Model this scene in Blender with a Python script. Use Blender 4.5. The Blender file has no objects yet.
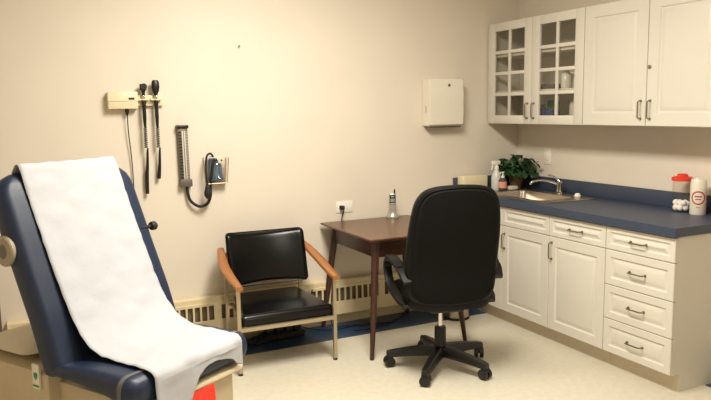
import bpy, bmesh, math, random
from mathutils import Vector, Matrix
random.seed(7)
PI = math.pi
S = bpy.context.scene
C = S.collection

# ------------------------------------------------------------------ materials
def lin(c):
    return tuple((x/12.92 if x <= .04045 else ((x+.055)/1.055)**2.4) for x in c)
def mat(name, rgb, rough=.5, metal=0, vary=.04, scale=30, bump=0, bscale=200, coat=0, stretch=None, trans=0, spec=.5, ior=None, sheen=0):
    m = bpy.data.materials.new(name); m.use_nodes = True
    nt = m.node_tree; n = nt.nodes; b = n['Principled BSDF']
    col = lin([x/255 for x in rgb])
    tc = n.new('ShaderNodeTexCoord'); mp = n.new('ShaderNodeMapping')
    nt.links.new(tc.outputs['Object'], mp.inputs['Vector'])
    if stretch: mp.inputs['Scale'].default_value = stretch
    nz = n.new('ShaderNodeTexNoise'); nz.inputs['Scale'].default_value = scale; nz.inputs['Detail'].default_value = 4
    nt.links.new(mp.outputs[0], nz.inputs['Vector'])
    rp = n.new('ShaderNodeValToRGB')
    rp.color_ramp.elements[0].position = .3; rp.color_ramp.elements[1].position = .7
    rp.color_ramp.elements[0].color = (*[max(0, x*(1-vary)) for x in col], 1)
    rp.color_ramp.elements[1].color = (*[min(1, x*(1+vary)) for x in col], 1)
    nt.links.new(nz.outputs['Fac'], rp.inputs['Fac']); nt.links.new(rp.outputs[0], b.inputs['Base Color'])
    b.inputs['Roughness'].default_value = rough; b.inputs['Metallic'].default_value = metal
    b.inputs['Coat Weight'].default_value = coat; b.inputs['Transmission Weight'].default_value = trans
    b.inputs['Specular IOR Level'].default_value = spec
    if ior: b.inputs['IOR'].default_value = ior
    if sheen: b.inputs['Sheen Weight'].default_value = sheen
    if bump:
        n2 = n.new('ShaderNodeTexNoise'); n2.inputs['Scale'].default_value = bscale; n2.inputs['Detail'].default_value = 3
        nt.links.new(mp.outputs[0], n2.inputs['Vector'])
        bp = n.new('ShaderNodeBump'); bp.inputs['Strength'].default_value = bump; bp.inputs['Distance'].default_value = .01
        nt.links.new(n2.outputs['Fac'], bp.inputs['Height']); nt.links.new(bp.outputs[0], b.inputs['Normal'])
    return m
def glass(name, rgb=(255, 255, 255), rough=0.0):
    # thin pane: mostly see-through with a mirror-like share
    m = bpy.data.materials.new(name); m.use_nodes = True
    nt = m.node_tree; n = nt.nodes
    for x in list(n):
        if x.type != 'OUTPUT_MATERIAL': n.remove(x)
    out = [x for x in n if x.type == 'OUTPUT_MATERIAL'][0]
    t = n.new('ShaderNodeBsdfTransparent'); t.inputs[0].default_value = (*lin([x/255 for x in rgb]), 1)
    g = n.new('ShaderNodeBsdfGlossy'); g.inputs['Roughness'].default_value = rough
    lw = n.new('ShaderNodeLayerWeight'); lw.inputs[0].default_value = .5
    pw = n.new('ShaderNodeMath'); pw.operation = 'POWER'; pw.inputs[1].default_value = 4
    f = n.new('ShaderNodeMath'); f.operation = 'MULTIPLY_ADD'; f.inputs[1].default_value = .6; f.inputs[2].default_value = .035
    nt.links.new(lw.outputs['Facing'], pw.inputs[0]); nt.links.new(pw.outputs[0], f.inputs[0])
    mx = n.new('ShaderNodeMixShader')
    nt.links.new(f.outputs[0], mx.inputs[0]); nt.links.new(t.outputs[0], mx.inputs[1]); nt.links.new(g.outputs[0], mx.inputs[2])
    nt.links.new(mx.outputs[0], out.inputs[0])
    return m
M = {}
M['wall'] = mat('wall_paint', (222, 211, 194), .55, vary=.015, scale=3, bump=.05, bscale=250)
M['wallr'] = M['wall']
M['ceil'] = mat('ceiling_tile', (225, 220, 208), .9, vary=.03, scale=60)
M['floor'] = mat('floor_vinyl', (208, 200, 180), .38, vary=.05, scale=26, bump=.02, bscale=60)
M['blue_floor'] = mat('blue_vinyl_tile', (36, 62, 90), .32, vary=.12, scale=18)
M['base_trim'] = mat('vinyl_cove', (40, 62, 88), .5)
M['heater'] = mat('heater_enamel', (219, 202, 164), .45, vary=.03)
M['fin'] = mat('heater_fin', (112, 98, 74), .6, metal=.2)
M['cab'] = mat('cabinet_foil', (212, 206, 193), .38, vary=.012, scale=5)
M['cabin'] = mat('cabinet_inside', (205, 195, 172), .6)
M['kick'] = mat('toe_kick', (208, 194, 170), .6)
M['counter'] = mat('blue_laminate', (58, 67, 84), .42, vary=.12, scale=300)
M['steel'] = mat('brushed_steel', (190, 180, 165), .3, metal=1, vary=.05, scale=60, stretch=(1, 12, 1))
M['chrome'] = mat('chrome', (215, 212, 208), .12, metal=1, vary=.01)
M['nickel'] = mat('satin_nickel', (150, 142, 128), .3, metal=1)
M['vinyl'] = mat('black_vinyl', (8, 8, 8), .24, vary=.1, bump=.05, bscale=160, spec=.3)
M['blackfab'] = mat('black_fabric', (23, 23, 22), .85, vary=.2, scale=400, bump=.2, bscale=900, spec=.1)
M['blackleather'] = mat('black_leather', (13, 13, 13), .5, vary=.1, bump=.15, bscale=300, spec=.2)
M['blackpl'] = mat('black_plastic', (13, 13, 13), .4)
M['rubber'] = mat('black_rubber', (22, 20, 19), .7)
M['armwood'] = mat('oiled_arm_wood', (156, 102, 56), .4, vary=.22, scale=14, stretch=(14, 2, 14))
M['tubemetal'] = mat('warm_metal_tube', (186, 172, 146), .38, metal=.75)
M['wood'] = mat('dark_walnut', (98, 67, 46), .36, vary=.2, scale=9, stretch=(2, 16, 16), coat=.15)
M['woodleg'] = mat('dark_walnut_leg', (66, 38, 29), .4, vary=.2, scale=9, stretch=(16, 16, 2))
M['navy'] = mat('navy_upholstery', (29, 40, 62), .42, vary=.06, bump=.06, bscale=220, spec=.4)
M['navyband'] = mat('grey_band', (92, 92, 92), .6)
M['paper'] = mat('exam_paper', (180, 181, 185), .8, vary=.01, scale=12, bump=.25, bscale=22)
M['beige'] = mat('beige_shroud', (193, 176, 146), .5, vary=.02)
M['cream'] = mat('cream_plastic', (226, 212, 176), .4, vary=.02)
M['greyknob'] = mat('grey_knob', (150, 140, 120), .5)
M['pillow'] = mat('pillow_vinyl', (222, 212, 190), .6, vary=.02, bump=.15, bscale=18)
M['white'] = mat('white_plastic', (236, 230, 215), .4, vary=.01)
M['enamel'] = mat('white_enamel', (226, 218, 200), .38, vary=.01)
M['red'] = mat('red_plastic', (222, 58, 34), .4)
M['redtag'] = mat('red_tag', (226, 50, 34), .6)
M['tagwhite'] = mat('tag_white', (226, 222, 206), .7)
M['green'] = mat('print_green', (52, 140, 84), .6)
M['redink'] = mat('print_red', (178, 54, 60), .6)
M['cotton'] = mat('cotton_ball', (252, 250, 246), .95, bump=.6, bscale=120)
M['leaf'] = mat('leaf', (28, 66, 28), .45, vary=.45, scale=14)
M['stem'] = mat('stem', (70, 92, 44), .6)
M['pot'] = mat('pot_brown', (112, 84, 54), .4, vary=.1)
M['soil'] = mat('soil', (46, 34, 26), .95, vary=.4)
M['gunmetal'] = mat('gunmetal', (104, 96, 86), .45, metal=.3)
M['scale'] = mat('scale_grey', (206, 198, 184), .5)
M['cuff'] = mat('blue_cuff', (88, 116, 140), .8, vary=.6, scale=60, stretch=(3, 1, .2))
M['silver'] = mat('silver_plastic', (176, 172, 164), .35, metal=.5)
M['screen'] = mat('lcd_grey', (140, 148, 140), .3)
M['navybox'] = mat('navy_print', (58, 64, 110), .6)
M['greenbox'] = mat('green_pack', (70, 128, 62), .6)
M['darkitem'] = mat('dark_item', (74, 60, 50), .6)
M['brownpipe'] = mat('dark_pipe', (92, 76, 62), .5)
M['label_pink'] = mat('label_pink', (214, 150, 132), .6)
M['clearpl'] = mat('frosted_bottle', (206, 206, 194), .25, spec=.5)
M['glass'] = glass('cabinet_glass', (250, 249, 246))
M['jarglass'] = glass('jar_plastic', (250, 246, 243), .05)

# ------------------------------------------------------------------ mesh helpers
def box(bm, x0, x1, y0, y1, z0, z1, bev=0, seg=2):
    r = bmesh.ops.create_cube(bm, size=1)
    vs = r['verts']
    bmesh.ops.scale(bm, vec=(abs(x1-x0), abs(y1-y0), abs(z1-z0)), verts=vs)
    bmesh.ops.translate(bm, vec=((x0+x1)/2, (y0+y1)/2, (z0+z1)/2), verts=vs)
    if bev:
        es = list({e for v in vs for e in v.link_edges})
        bmesh.ops.bevel(bm, geom=es, offset=bev, segments=seg, affect='EDGES', profile=.5)
    return bm
def loops(bm, rings, cap0=True, cap1=True, closed=False):
    vr = [[bm.verts.new(p) for p in r] for r in rings]
    n = len(vr[0])
    for a, b in zip(vr, vr[1:]):
        for i in range(n):
            bm.faces.new((a[i], a[(i+1) % n], b[(i+1) % n], b[i]))
    if closed:
        a, b = vr[-1], vr[0]
        for i in range(n): bm.faces.new((a[i], a[(i+1) % n], b[(i+1) % n], b[i]))
    else:
        if cap0: bm.faces.new(list(reversed(vr[0])))
        if cap1: bm.faces.new(vr[-1])
    return bm
def smoothpath(pts, n=6):
    P = [Vector(p) for p in pts]
    if len(P) < 3: return P
    out = []
    for i in range(len(P)-1):
        p0 = P[max(0, i-1)]; p1 = P[i]; p2 = P[i+1]; p3 = P[min(len(P)-1, i+2)]
        for k in range(n):
            t = k/n
            out.append(.5*((2*p1)+(-p0+p2)*t+(2*p0-5*p1+4*p2-p3)*t*t+(-p0+3*p1-3*p2+p3)*t**3))
    out.append(P[-1]); return out
def tube(bm, pts, r, n=10, sm=0, sq=False):
    P = smoothpath(pts, sm) if sm else [Vector(p) for p in pts]
    if not hasattr(r, '__len__'): R = [r]*len(P)
    elif len(r) == len(P): R = r
    else:
        R = []
        for i in range(len(P)):
            f = i/(len(P)-1)*(len(r)-1); k = min(int(f), len(r)-2); R.append(r[k]+(r[k+1]-r[k])*(f-k))
    t0 = (P[1]-P[0]).normalized()
    ref = Vector((0, 0, 1)) if abs(t0.z) < .9 else Vector((1, 0, 0))
    nrm = t0.cross(ref).normalized(); rings = []
    for i, p in enumerate(P):
        t = (P[min(i+1, len(P)-1)]-P[max(i-1, 0)]).normalized()
        nrm = (nrm-t*nrm.dot(t)).normalized(); b = t.cross(nrm)
        m = 4 if sq else n; off = PI/4 if sq else 0; k = math.sqrt(2) if sq else 1
        rings.append([p+(nrm*math.cos(2*PI*j/m+off)+b*math.sin(2*PI*j/m+off))*R[i]*k for j in range(m)])
    return loops(bm, rings)
def lathe(bm, prof, c=(0, 0, 0), n=24, axis='z', sy=1):
    rings = []
    for r, h in prof:
        ring = []
        for j in range(n):
            a = 2*PI*j/n; u, w = r*math.cos(a), r*math.sin(a)*sy
            if axis == 'z': p = (c[0]+u, c[1]+w, c[2]+h)
            elif axis == 'y': p = (c[0]+w, c[1]+h, c[2]+u)
            else: p = (c[0]+h, c[1]+u, c[2]+w)
            ring.append(p)
        rings.append(ring)
    return loops(bm, rings)
def rrect(w, h, r, n=6, cx=0, cy=0):
    out = []
    for k, (sx, sy) in enumerate(((1, 1), (-1, 1), (-1, -1), (1, -1))):
        for i in range(n+1):
            a = k*PI/2+i/n*PI/2
            out.append((cx+sx*(w/2-r)+r*math.cos(a), cy+sy*(h/2-r)+r*math.sin(a)))
    return out
def pillow(bm, outline, rings, f, centre=(0, 0)):
    """rings: (inset, w); the outline is drawn in by inset towards the centre; f maps (u,v,w) to 3-D"""
    R = []
    A = max(abs(u-centre[0]) for u, v in outline); Bv = max(abs(v-centre[1]) for u, v in outline)
    rings = [q for q in rings if q[0] < .8*min(A, Bv)]
    for ins, w in rings:
        R.append([f(centre[0]+(u-centre[0])*(1-ins/A), centre[1]+(v-centre[1])*(1-ins/Bv), w) for u, v in outline])
    pre, post = [], []
    for k in (.82, .64, .46, .28, .1):
        for lst, (ins, w) in ((pre, rings[0]), (post, rings[-1])):
            ring = []
            for u, v in outline:
                du, dv = (u-centre[0])*(1-ins/A)*k, (v-centre[1])*(1-ins/Bv)*k
                ring.append(f(centre[0]+du, centre[1]+dv, w))
            lst.append(ring)
    return loops(bm, list(reversed(pre))+R+post)
def gridpad(w, h, t, r, f, n=14):
    bm = box(B(), -w/2, w/2, -h/2, h/2, -t/2, t/2, r, 4)
    for ax, L in ((0, w), (1, h)):
        for i in range(1, n):
            co = [0, 0, 0]; no = [0, 0, 0]; co[ax] = -L/2+L*i/n; no[ax] = 1
            bmesh.ops.bisect_plane(bm, geom=bm.verts[:]+bm.edges[:]+bm.faces[:], plane_co=co, plane_no=no, dist=1e-5)
    for vv in bm.verts:
        u, v, q = vv.co; vv.co = f(u, v, q)
    return bm
def prism(bm, poly, f0, f1):
    return loops(bm, [[f0(*p) for p in poly], [f1(*p) for p in poly]])

def obj(name, bm, m, parent=None, smooth=True, mods=None):
    bmesh.ops.recalc_face_normals(bm, faces=bm.faces)
    me = bpy.data.meshes.new(name); bm.to_mesh(me); bm.free()
    o = bpy.data.objects.new(name, me); C.objects.link(o)
    me.materials.append(M[m] if isinstance(m, str) else m)
    if smooth:
        for p in me.polygons: p.use_smooth = True
        me.set_sharp_from_angle(angle=math.radians(38 if smooth is True else smooth))
    if parent: o.parent = parent
    return o
def B(): return bmesh.new()
def bx(name, dims, m, parent=None, bev=.002, seg=2):
    return obj(name, box(B(), *dims, bev=bev, seg=seg), m, parent)
def tag(o, label, cat, group=None):
    o['label'] = label; o['category'] = cat
    if group: o['group'] = group
    return o
def thing(name, label, cat, loc=(0, 0, 0), rz=0, group=None):
    o = bpy.data.objects.new(name, None); C.objects.link(o)
    o.location = loc; o.rotation_euler = (0, 0, rz); o.empty_display_size = .1
    return tag(o, label, cat, group)
def struct(name, bm, m, smooth=False):
    o = obj(name, bm, m, None, smooth); o['kind'] = 'structure'; return o
def shift(bm, d):
    bmesh.ops.translate(bm, vec=d, verts=bm.verts); return bm
def rel(loc):
    return lambda bm: shift(bm, (-loc[0], -loc[1], -loc[2]))
def dup(root, loc, label=None, group=None):
    r = root.copy(); C.objects.link(r); r.location = loc
    if label: r['label'] = label
    if group: r['group'] = group
    for ch in list(root.children):
        c = ch.copy(); C.objects.link(c); c.parent = r
        for g in ch.children:
            d = g.copy(); C.objects.link(d); d.parent = c
    return r

# ------------------------------------------------------------------ setting
XL, YF, H = -4.9, -5.6, 2.75
struct('floor', box(B(), XL-.1, .1, YF-.1, .1, -.1, 0), 'floor')
struct('ceiling', box(B(), XL-.1, .1, YF-.1, .1, H, H+.1), 'ceil')
struct('wall_back', box(B(), XL-.1, .1, 0, .1, 0, H), 'wall')
struct('wall_right', box(B(), 0, .1, YF, 0, 0, H), 'wall')
struct('wall_left', box(B(), XL-.1, XL, YF, 0, 0, H), 'wall')
struct('wall_front', box(B(), XL-.1, .1, YF-.1, YF, 0, H), 'wall')
SW = .325
def tiles(x0, x1, y0, y1, along):
    bm = B(); L = (x1-x0) if along == 'x' else (y1-y0); n = round(L/.305)
    for i in range(n):
        a, b = i/n*L+.0008, (i+1)/n*L-.0008
        if along == 'x': box(bm, x0+a, x0+b, y0, y1, 0, .002)
        else: box(bm, x0, x1, y0+a, y0+b, 0, .002)
    return bm
struct('trim_1', tiles(XL, -.54, -SW, 0, 'x'), 'blue_floor')
struct('trim_2', tiles(-SW, 0, YF, -2.012, 'y'), 'blue_floor')
struct('baseboard_back', box(B(), XL, -.54, -.006, 0, .002, .075, .002), 'heater')
struct('baseboard_right', box(B(), -.006, 0, YF, -2.03, .002, .1, .002), 'base_trim')

# ------------------------------------------------------------------ baseboard heater
t = thing('baseboard_heater', 'long cream baseboard heater with slotted grille along the back wall', 'heater', (-2.4, 0, 0))
hx0, hx1 = -3.76, -.78
def R(bm): return shift(bm, (2.4, 0, 0))
bm = B()
box(bm, hx0, hx1, -.062, 0, .292, .335, .006)                     # top hood
box(bm, hx0, hx1, -.07, -.058, .085, .182, .003)                  # lower panel
box(bm, hx0, hx1, -.07, -.058, .278, .30, .003)
pitch, slot, ng, gapw = .0465, .034, 8, .05
x = hx0+.03
box(bm, hx0, x, -.07, -.058, .18, .28)
slots = []
while x < hx1-.05:
    for k in range(ng):
        if x+pitch > hx1-.03: break
        slots.append(x); x += slot
        w = pitch-slot if k < ng-1 else gapw
        box(bm, x, min(x+w, hx1), -.07, -.058, .18, .28); x += w
    else: continue
    break
box(bm, x, hx1, -.07, -.058, .18, .28)
obj('cover', R(bm), 'heater', t, smooth=False)
obj('fin_element', R(box(B(), hx0+.01, hx1-.01, -.046, 0, .1, .29)), 'fin', t, False)
for xx in (hx0, hx1): obj('end_cap', R(box(B(), xx-.006, xx+.006, -.074, 0, .08, .338, .003)), 'heater', t)
bm = B(); lathe(bm, [(.004, 0), (.013, .002), (.013, .018), (.004, .02)], (-2.31, -.085, .1), 14, 'y'); box(bm, -2.318, -2.302, -.072, -.06, .092, .108)
obj('valve_knob', R(bm), 'rubber', t)

o = obj('heater_pipe', lathe(B(), [(.022, 0), (.022, H)], (-3.812, -.1, 0), 16), 'brownpipe')
tag(o, 'dark vertical pipe at the far left end of the heater', 'pipe')

# ------------------------------------------------------------------ base cabinets
WB, YE, XF, ZC = .4752, -2.0096, -.606, .858
def panel_front(bm, w, h, rail=.06, t=.02, sc=1):
    """raised-panel front, built in (y, z) with its face towards -x, back at x=0"""
    prof = [(0, 0), (0, -t+.003), (.003, -t), (rail, -t), (rail+.006, -t+.007), (rail+.014, -t+.008), (rail+.034, -t+.001), (rail+.04, -t)]
    rings = []
    for ins, x in prof:
        rings.append([(x, -w/2+ins, -h/2+ins), (x, w/2-ins, -h/2+ins), (x, w/2-ins, h/2-ins), (x, -w/2+ins, h/2-ins)])
    return loops(bm, rings)
def handle(bm, L, axis, x=0, c=(0, 0), d=.028, r=.0045):
    pts = [(0, -L/2), (d*.6, -L/2), (d, -L/2+.008), (d, 0), (d, L/2-.008), (d*.6, L/2), (0, L/2)]
    P = []
    for a, s in pts:
        P.append((x-a, c[0]+s, c[1]) if axis == 'y' else (x-a, c[0], c[1]+s))
    tube(bm, P, r, 8)
    for s in (-L/2, L/2):
        q = (c[0]+s, c[1]) if axis == 'y' else (c[0], c[1]+s)
        lathe(bm, [(.008, -.004), (.008, 0)], (x, q[0], q[1]), 10, 'x')
    return bm
def front(name, parent, y, z, w, h, rail, hand=None):
    bm = shift(panel_front(B(), w-.004, h-.004, rail), (XF+.02, y, z))
    d = obj(name, bm, 'cab', parent, smooth=25)
    if hand:
        axis, dy, dz = hand
        obj('handle', handle(B(), .105, axis, XF, (y+dy, z+dz)), 'nickel', d)
    return d
def carcass(w):
    bm = B(); X0, X1 = XF+.021, -.001; a, b = -w/2+.0006, w/2-.0006
    for yy in (a, b-.018):
        box(bm, X0, X1, yy, yy+.018, .1, ZC)
        box(bm, XF+.075, X1, yy, yy+.018, 0, .1)
    box(bm, X0, X1, a+.018, b-.018, .1, .118); box(bm, -.01, X1, a+.018, b-.018, .118, ZC)
    box(bm, X0, X0+.02, a+.018, b-.018, ZC-.05, ZC)
    return bm
def toe(w):
    return box(B(), XF+.072, XF+.086, -w/2+.001, w/2-.001, .0, .1)
t = thing('drawer_cabinet', 'white base cabinet with a stack of four drawers at the near end of the counter', 'cabinet', (0, YE+WB/2, 0))
obj('body', carcass(WB), 'cab', t, False); obj('toe_kick', toe(WB), 'kick', t, False)
for z0, z1 in ((.716, .852), (.508, .716), (.305, .508), (.102, .305)):
    front('drawer', t, 0, (z0+z1)/2, WB, z1-z0, .03 if z1-z0 < .15 else .04, ('y', .0, 0))
t = thing('base_cabinet', 'white base cabinet with one drawer above one door, beside the four-drawer stack', 'cabinet', (0, YE+1.5*WB, 0))
obj('body', carcass(WB), 'cab', t, False); obj('toe_kick', toe(WB), 'kick', t, False)
front('drawer', t, 0, .784, WB, .136, .03, ('y', 0, 0))
front('door', t, 0, .409, WB, .614, .06, ('z', WB/2-.03, .215))
t = thing('sink_cabinet', 'white two-door base cabinet under the sink, partly behind the office chair', 'cabinet', (0, YE+3*WB, 0))
obj('body', carcass(2*WB), 'cab', t, False); obj('toe_kick', toe(2*WB), 'kick', t, False)
for s in (-1, 1):
    front('false_drawer_front', t, s*WB/2, .784, WB, .136, .03)
    front('door', t, s*WB/2, .409, WB, .614, .06, ('z', WB/2-.03, .2))
o = obj('filler_strip', box(B(), XF+.022, -.001, YE+4*WB+.001, -.001, .1, ZC, .001), 'cab')
tag(o, 'narrow white filler strip between sink cabinet and back wall', 'filler strip')

# worktop with sink cut-out
ZT = .907
sx0, sx1, sy0, sy1 = -.50, -.135, -.93, -.27
bm = B(); X0 = XF-.022
box(bm, X0, sx0, YE-.012, -.001, ZC, ZT); box(bm, sx1, -.001, YE-.012, -.001, ZC, ZT)
box(bm, sx0, sx1, YE-.012, sy0, ZC, ZT); box(bm, sx0, sx1, sy1, -.001, ZC, ZT)
t = thing('worktop', 'long dark blue laminate worktop running along the right wall', 'worktop', (0, 0, 0))
obj('slab', bm, 'counter', t, False)
bm = B(); box(bm, -.02, -.001, YE-.012, -.001, ZT, ZT+.1, .003); box(bm, X0, -.0205, -.02, -.001, ZT, ZT+.1, .003)
obj('backsplash', bm, 'counter', t)

# sink
t = thing('sink', 'stainless steel drop-in sink set in the blue worktop', 'sink', (-.32, -.6, ZT))
def RS(bm): return shift(bm, (.32, .6, -ZT))
def rr3(w, h, r, z, cx, cy): return [(a, b, z) for a, b in rrect(w, h, r, 6, cx, cy)]
cx, cy = -.315, -.60
by = -.56
bm = loops(B(), [rr3(.44, .72, .03, ZT+.0005, cx, cy), rr3(.44, .72, .03, ZT+.004, cx, cy), rr3(.425, .705, .028, ZT+.007, cx, cy),
                 rr3(.405, .685, .03, ZT+.004, cx, cy),
                 rr3(.32, .56, .05, ZT+.004, -.335, by), rr3(.312, .552, .05, ZT-.002, -.335, by), rr3(.295, .535, .05, ZT-.14, -.335, by),
                 rr3(.24, .48, .05, ZT-.158, -.335, by), rr3(.05, .05, .02, ZT-.162, -.335, by)], cap0=False)
o = obj('basin', RS(bm), 'steel', t)
obj('drain', RS(lathe(B(), [(.04, 0), (.04, .003), (.03, .004), (.012, .002)], (-.335, by, ZT-.163), 20)), 'chrome', t)

# faucet
t = thing('faucet', 'chrome lever faucet standing on the back ledge of the sink', 'faucet', (-.118, -.62, ZT+.005))
f0 = B(); lathe(f0, [(.027, 0), (.027, .006), (.02, .012), (.018, .075), (.02, .08), (.012, .09)], (0, 0, 0), 20)
obj('body', f0, 'chrome', t)
obj('spout', tube(B(), [(0, 0, .055), (-.05, .02, .085), (-.11, .05, .10), (-.16, .07, .098), (-.19, .085, .085), (-.195, .088, .07)], [.009, .008, .0075, .0075, .008, .008], 12, 5), 'chrome', t)
obj('lever', tube(B(), [(0, 0, .08), (-.005, .02, .105), (-.015, .06, .125), (-.025, .09, .13)], [.01, .008, .006, .007], 10, 4), 'chrome', t)
o = obj('side_sprayer', lathe(B(), [(.024, 0), (.024, .006), (.018, .012), (.016, .02), (.008, .022)], (-.118, -.80, ZT+.005), 16), 'white')
tag(o, 'small white sprayer cap on the sink ledge to the right of the faucet', 'sink sprayer')

# ------------------------------------------------------------------ upper cabinets
WU, XU, ZB, HU = .5034, -.311, 1.417, .757
def upper_body(bm, hollow):
    w = 2*WU; a, b = -w/2+.0008, w/2-.0008; x0, x1 = XU+.021, -.001
    for yy in (a, b-.018): box(bm, x0, x1, yy, yy+.018, ZB, ZB+HU)
    box(bm, x0, x1, a+.018, b-.018, ZB, ZB+.02); box(bm, x0, x1, a+.018, b-.018, ZB+HU-.02, ZB+HU)
    box(bm, -.012, x1, a+.018, b-.018, ZB+.02, ZB+HU-.02)
    return bm
yu = -.0137-WU
t = thing('glass_door_cabinet', 'white wall cabinet with two paned glass doors in the corner above the sink', 'cabinet', (0, yu, 0))
obj('body', upper_body(B(), 1), 'cab', t, False)
SH = (ZB+.237, ZB+.512)
for z in SH:
    bx('shelf', (XU+.027, -.013, -WU+.02, WU-.02, z-.010, z+.010), 'cab', t, .001)
FL, FT, MU = .078, .062, .024
for s in (-1, 1):
    bm = B(); w = WU-.004; h = HU-.004; y0 = s*WU/2-w/2; y1 = y0+w; z0 = ZB+.002; z1 = z0+h
    gx0, gx1 = XU, XU+.02
    box(bm, gx0, gx1, y0, y0+FL, z0, z1, .002); box(bm, gx0, gx1, y1-FL, y1, z0, z1, .002)
    box(bm, gx0, gx1, y0+FL, y1-FL, z0, z0+FT, .002); box(bm, gx0, gx1, y0+FL, y1-FL, z1-FT, z1, .002)
    ym = (y0+y1)/2
    box(bm, gx0+.003, gx1-.002, ym-MU/2, ym+MU/2, z0+FT, z1-FT, .002)
    ph = (h-2*FT)/4
    for k in (1, 2, 3):
        zz = z0+FT+k*ph; box(bm, gx0+.004, gx1-.003, y0+FL, y1-FL, zz-MU/2, zz+MU/2, .002)
    d = obj('glass_door', bm, 'cab', t)
    obj('pane', box(B(), gx0+.010, gx0+.013, y0+FL-.004, y1-FL+.004, z0+FT-.004, z1-FT+.004), 'glass', d, False)
    hy = -s*(WU/2-.034)+s*WU/2
    obj('handle', handle(B(), .105, 'z', XU, (hy, ZB+.098)), 'nickel', d)
# things inside
def inside(name, label, cat, bm, m, group=None):
    return tag(obj(name, bm, m), label, cat, group)
inside('book', 'dark flat book lying on the shelf behind the right glass door', 'book', box(B(), -.26, -.10, -.69, -.55, SH[0]+.0095, SH[0]+.045, .004), 'darkitem')
inside('tray', 'white tray standing on the shelf behind the right glass door', 'tray', box(B(), -.20, -.05, -.90, -.74, SH[0]+.0095, SH[0]+.12, .004), 'white')
inside('jug', 'pale jug on the shelf beside the white tray in the cabinet', 'jug', lathe(B(), [(.03, 0), (.035, .01), (.035, .09), (.02, .11), (.02, .12)], (-.25, -.80, SH[0]+.0095), 16), 'clearpl')
zb = ZB+.0205
inside('bottle', 'dark blue bottle at the bottom left behind the right glass door', 'bottle', lathe(B(), [(.03, 0), (.032, .005), (.032, .08), (.014, .10), (.014, .12), (.01, .122)], (-.22, -.545, zb), 16), 'navybox')
inside('carton', 'small grey and blue carton under the green packet in the cabinet', 'carton', box(B(), -.25, -.17, -.665, -.60, zb, zb+.085, .003), 'navybox')
inside('packet', 'green packet leaning behind the carton at the cabinet bottom', 'packet', box(B(), -.15, -.11, -.60, -.50, zb, zb+.15, .01), 'greenbox')
inside('jar', 'pale grey jar at the cabinet bottom behind the right glass door', 'jar', lathe(B(), [(.035, 0), (.04, .01), (.04, .11), (.034, .125), (.034, .14)], (-.16, -.80, zb), 18), 'scale')

t = thing('wall_cabinet', 'white wall cabinet with two solid panelled doors and a lock', 'cabinet', (0, yu-2*WU-.001, 0))
obj('body', upper_body(B(), 0), 'cab', t, False)
for s in (-1, 1):
    bm = shift(panel_front(B(), WU-.004, HU-.004, .075), (XU+.02, s*WU/2, ZB+HU/2))
    d = obj('door', bm, 'cab', t, smooth=25)
    hy = s*(.034)
    obj('handle', handle(B(), .105, 'z', XU, (hy, ZB+.098)), 'nickel', d)
    if s == -1:
        obj('lock', lathe(B(), [(.006, -.008), (.011, -.007), (.011, 0)], (XU, -.02, 1.762), 16, 'x'), 'nickel', d)

# ------------------------------------------------------------------ things on the counter
o = inside('towel_box', 'cream flat box lying against the backsplash in the corner behind the office chair', 'box',
           box(B(), -.60, -.375, -.11, -.022, ZT, ZT+.115, .008), 'cream')
# spray bottle
loc = (-.335, -.165, ZT)
t = thing('spray_bottle', 'tall pale spray bottle with white trigger, left of the plant', 'bottle', loc)
obj('body', lathe(B(), [(.036, 0), (.04, .006), (.04, .10), (.03, .135), (.016, .155), (.014, .165)], n=20), 'clearpl', t)
bm = B(); lathe(bm, [(.017, .162), (.017, .185), (.012, .19), (.012, .2)], n=14); box(bm, -.045, .03, -.012, .012, .198, .228, .006); tube(bm, [(-.03, 0, .2), (-.04, 0, .185), (-.045, 0, .16)], .006, 8, 3)
obj('trigger_head', bm, 'white', t)
# soap
loc = (-.33, -.235, ZT+.0075)
t = thing('soap_dispenser', 'small pump bottle with a pink label standing at the sink corner', 'bottle', loc)
obj('body', lathe(B(), [(.028, 0), (.031, .006), (.031, .075), (.02, .09), (.012, .096)], n=20), 'darkitem', t)
obj('label', lathe(B(), [(.0316, .018), (.0316, .066)], n=20), 'label_pink', t)
bm = B(); lathe(bm, [(.014, .094), (.014, .108), (.006, .11), (.006, .13), (.011, .131), (.011, .14)], n=14); tube(bm, [(0, 0, .135), (-.03, -.01, .134), (-.036, -.012, .126)], .005, 8)
obj('pump', bm, 'white', t)
# soap dish
tag(obj('sponge', box(B(), -.285, -.205, -.268, -.205, ZT+.0075, ZT+.035, .008), 'scale'), 'pale grey sponge lying between the pink-labelled pump and the plant', 'sponge')
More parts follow.
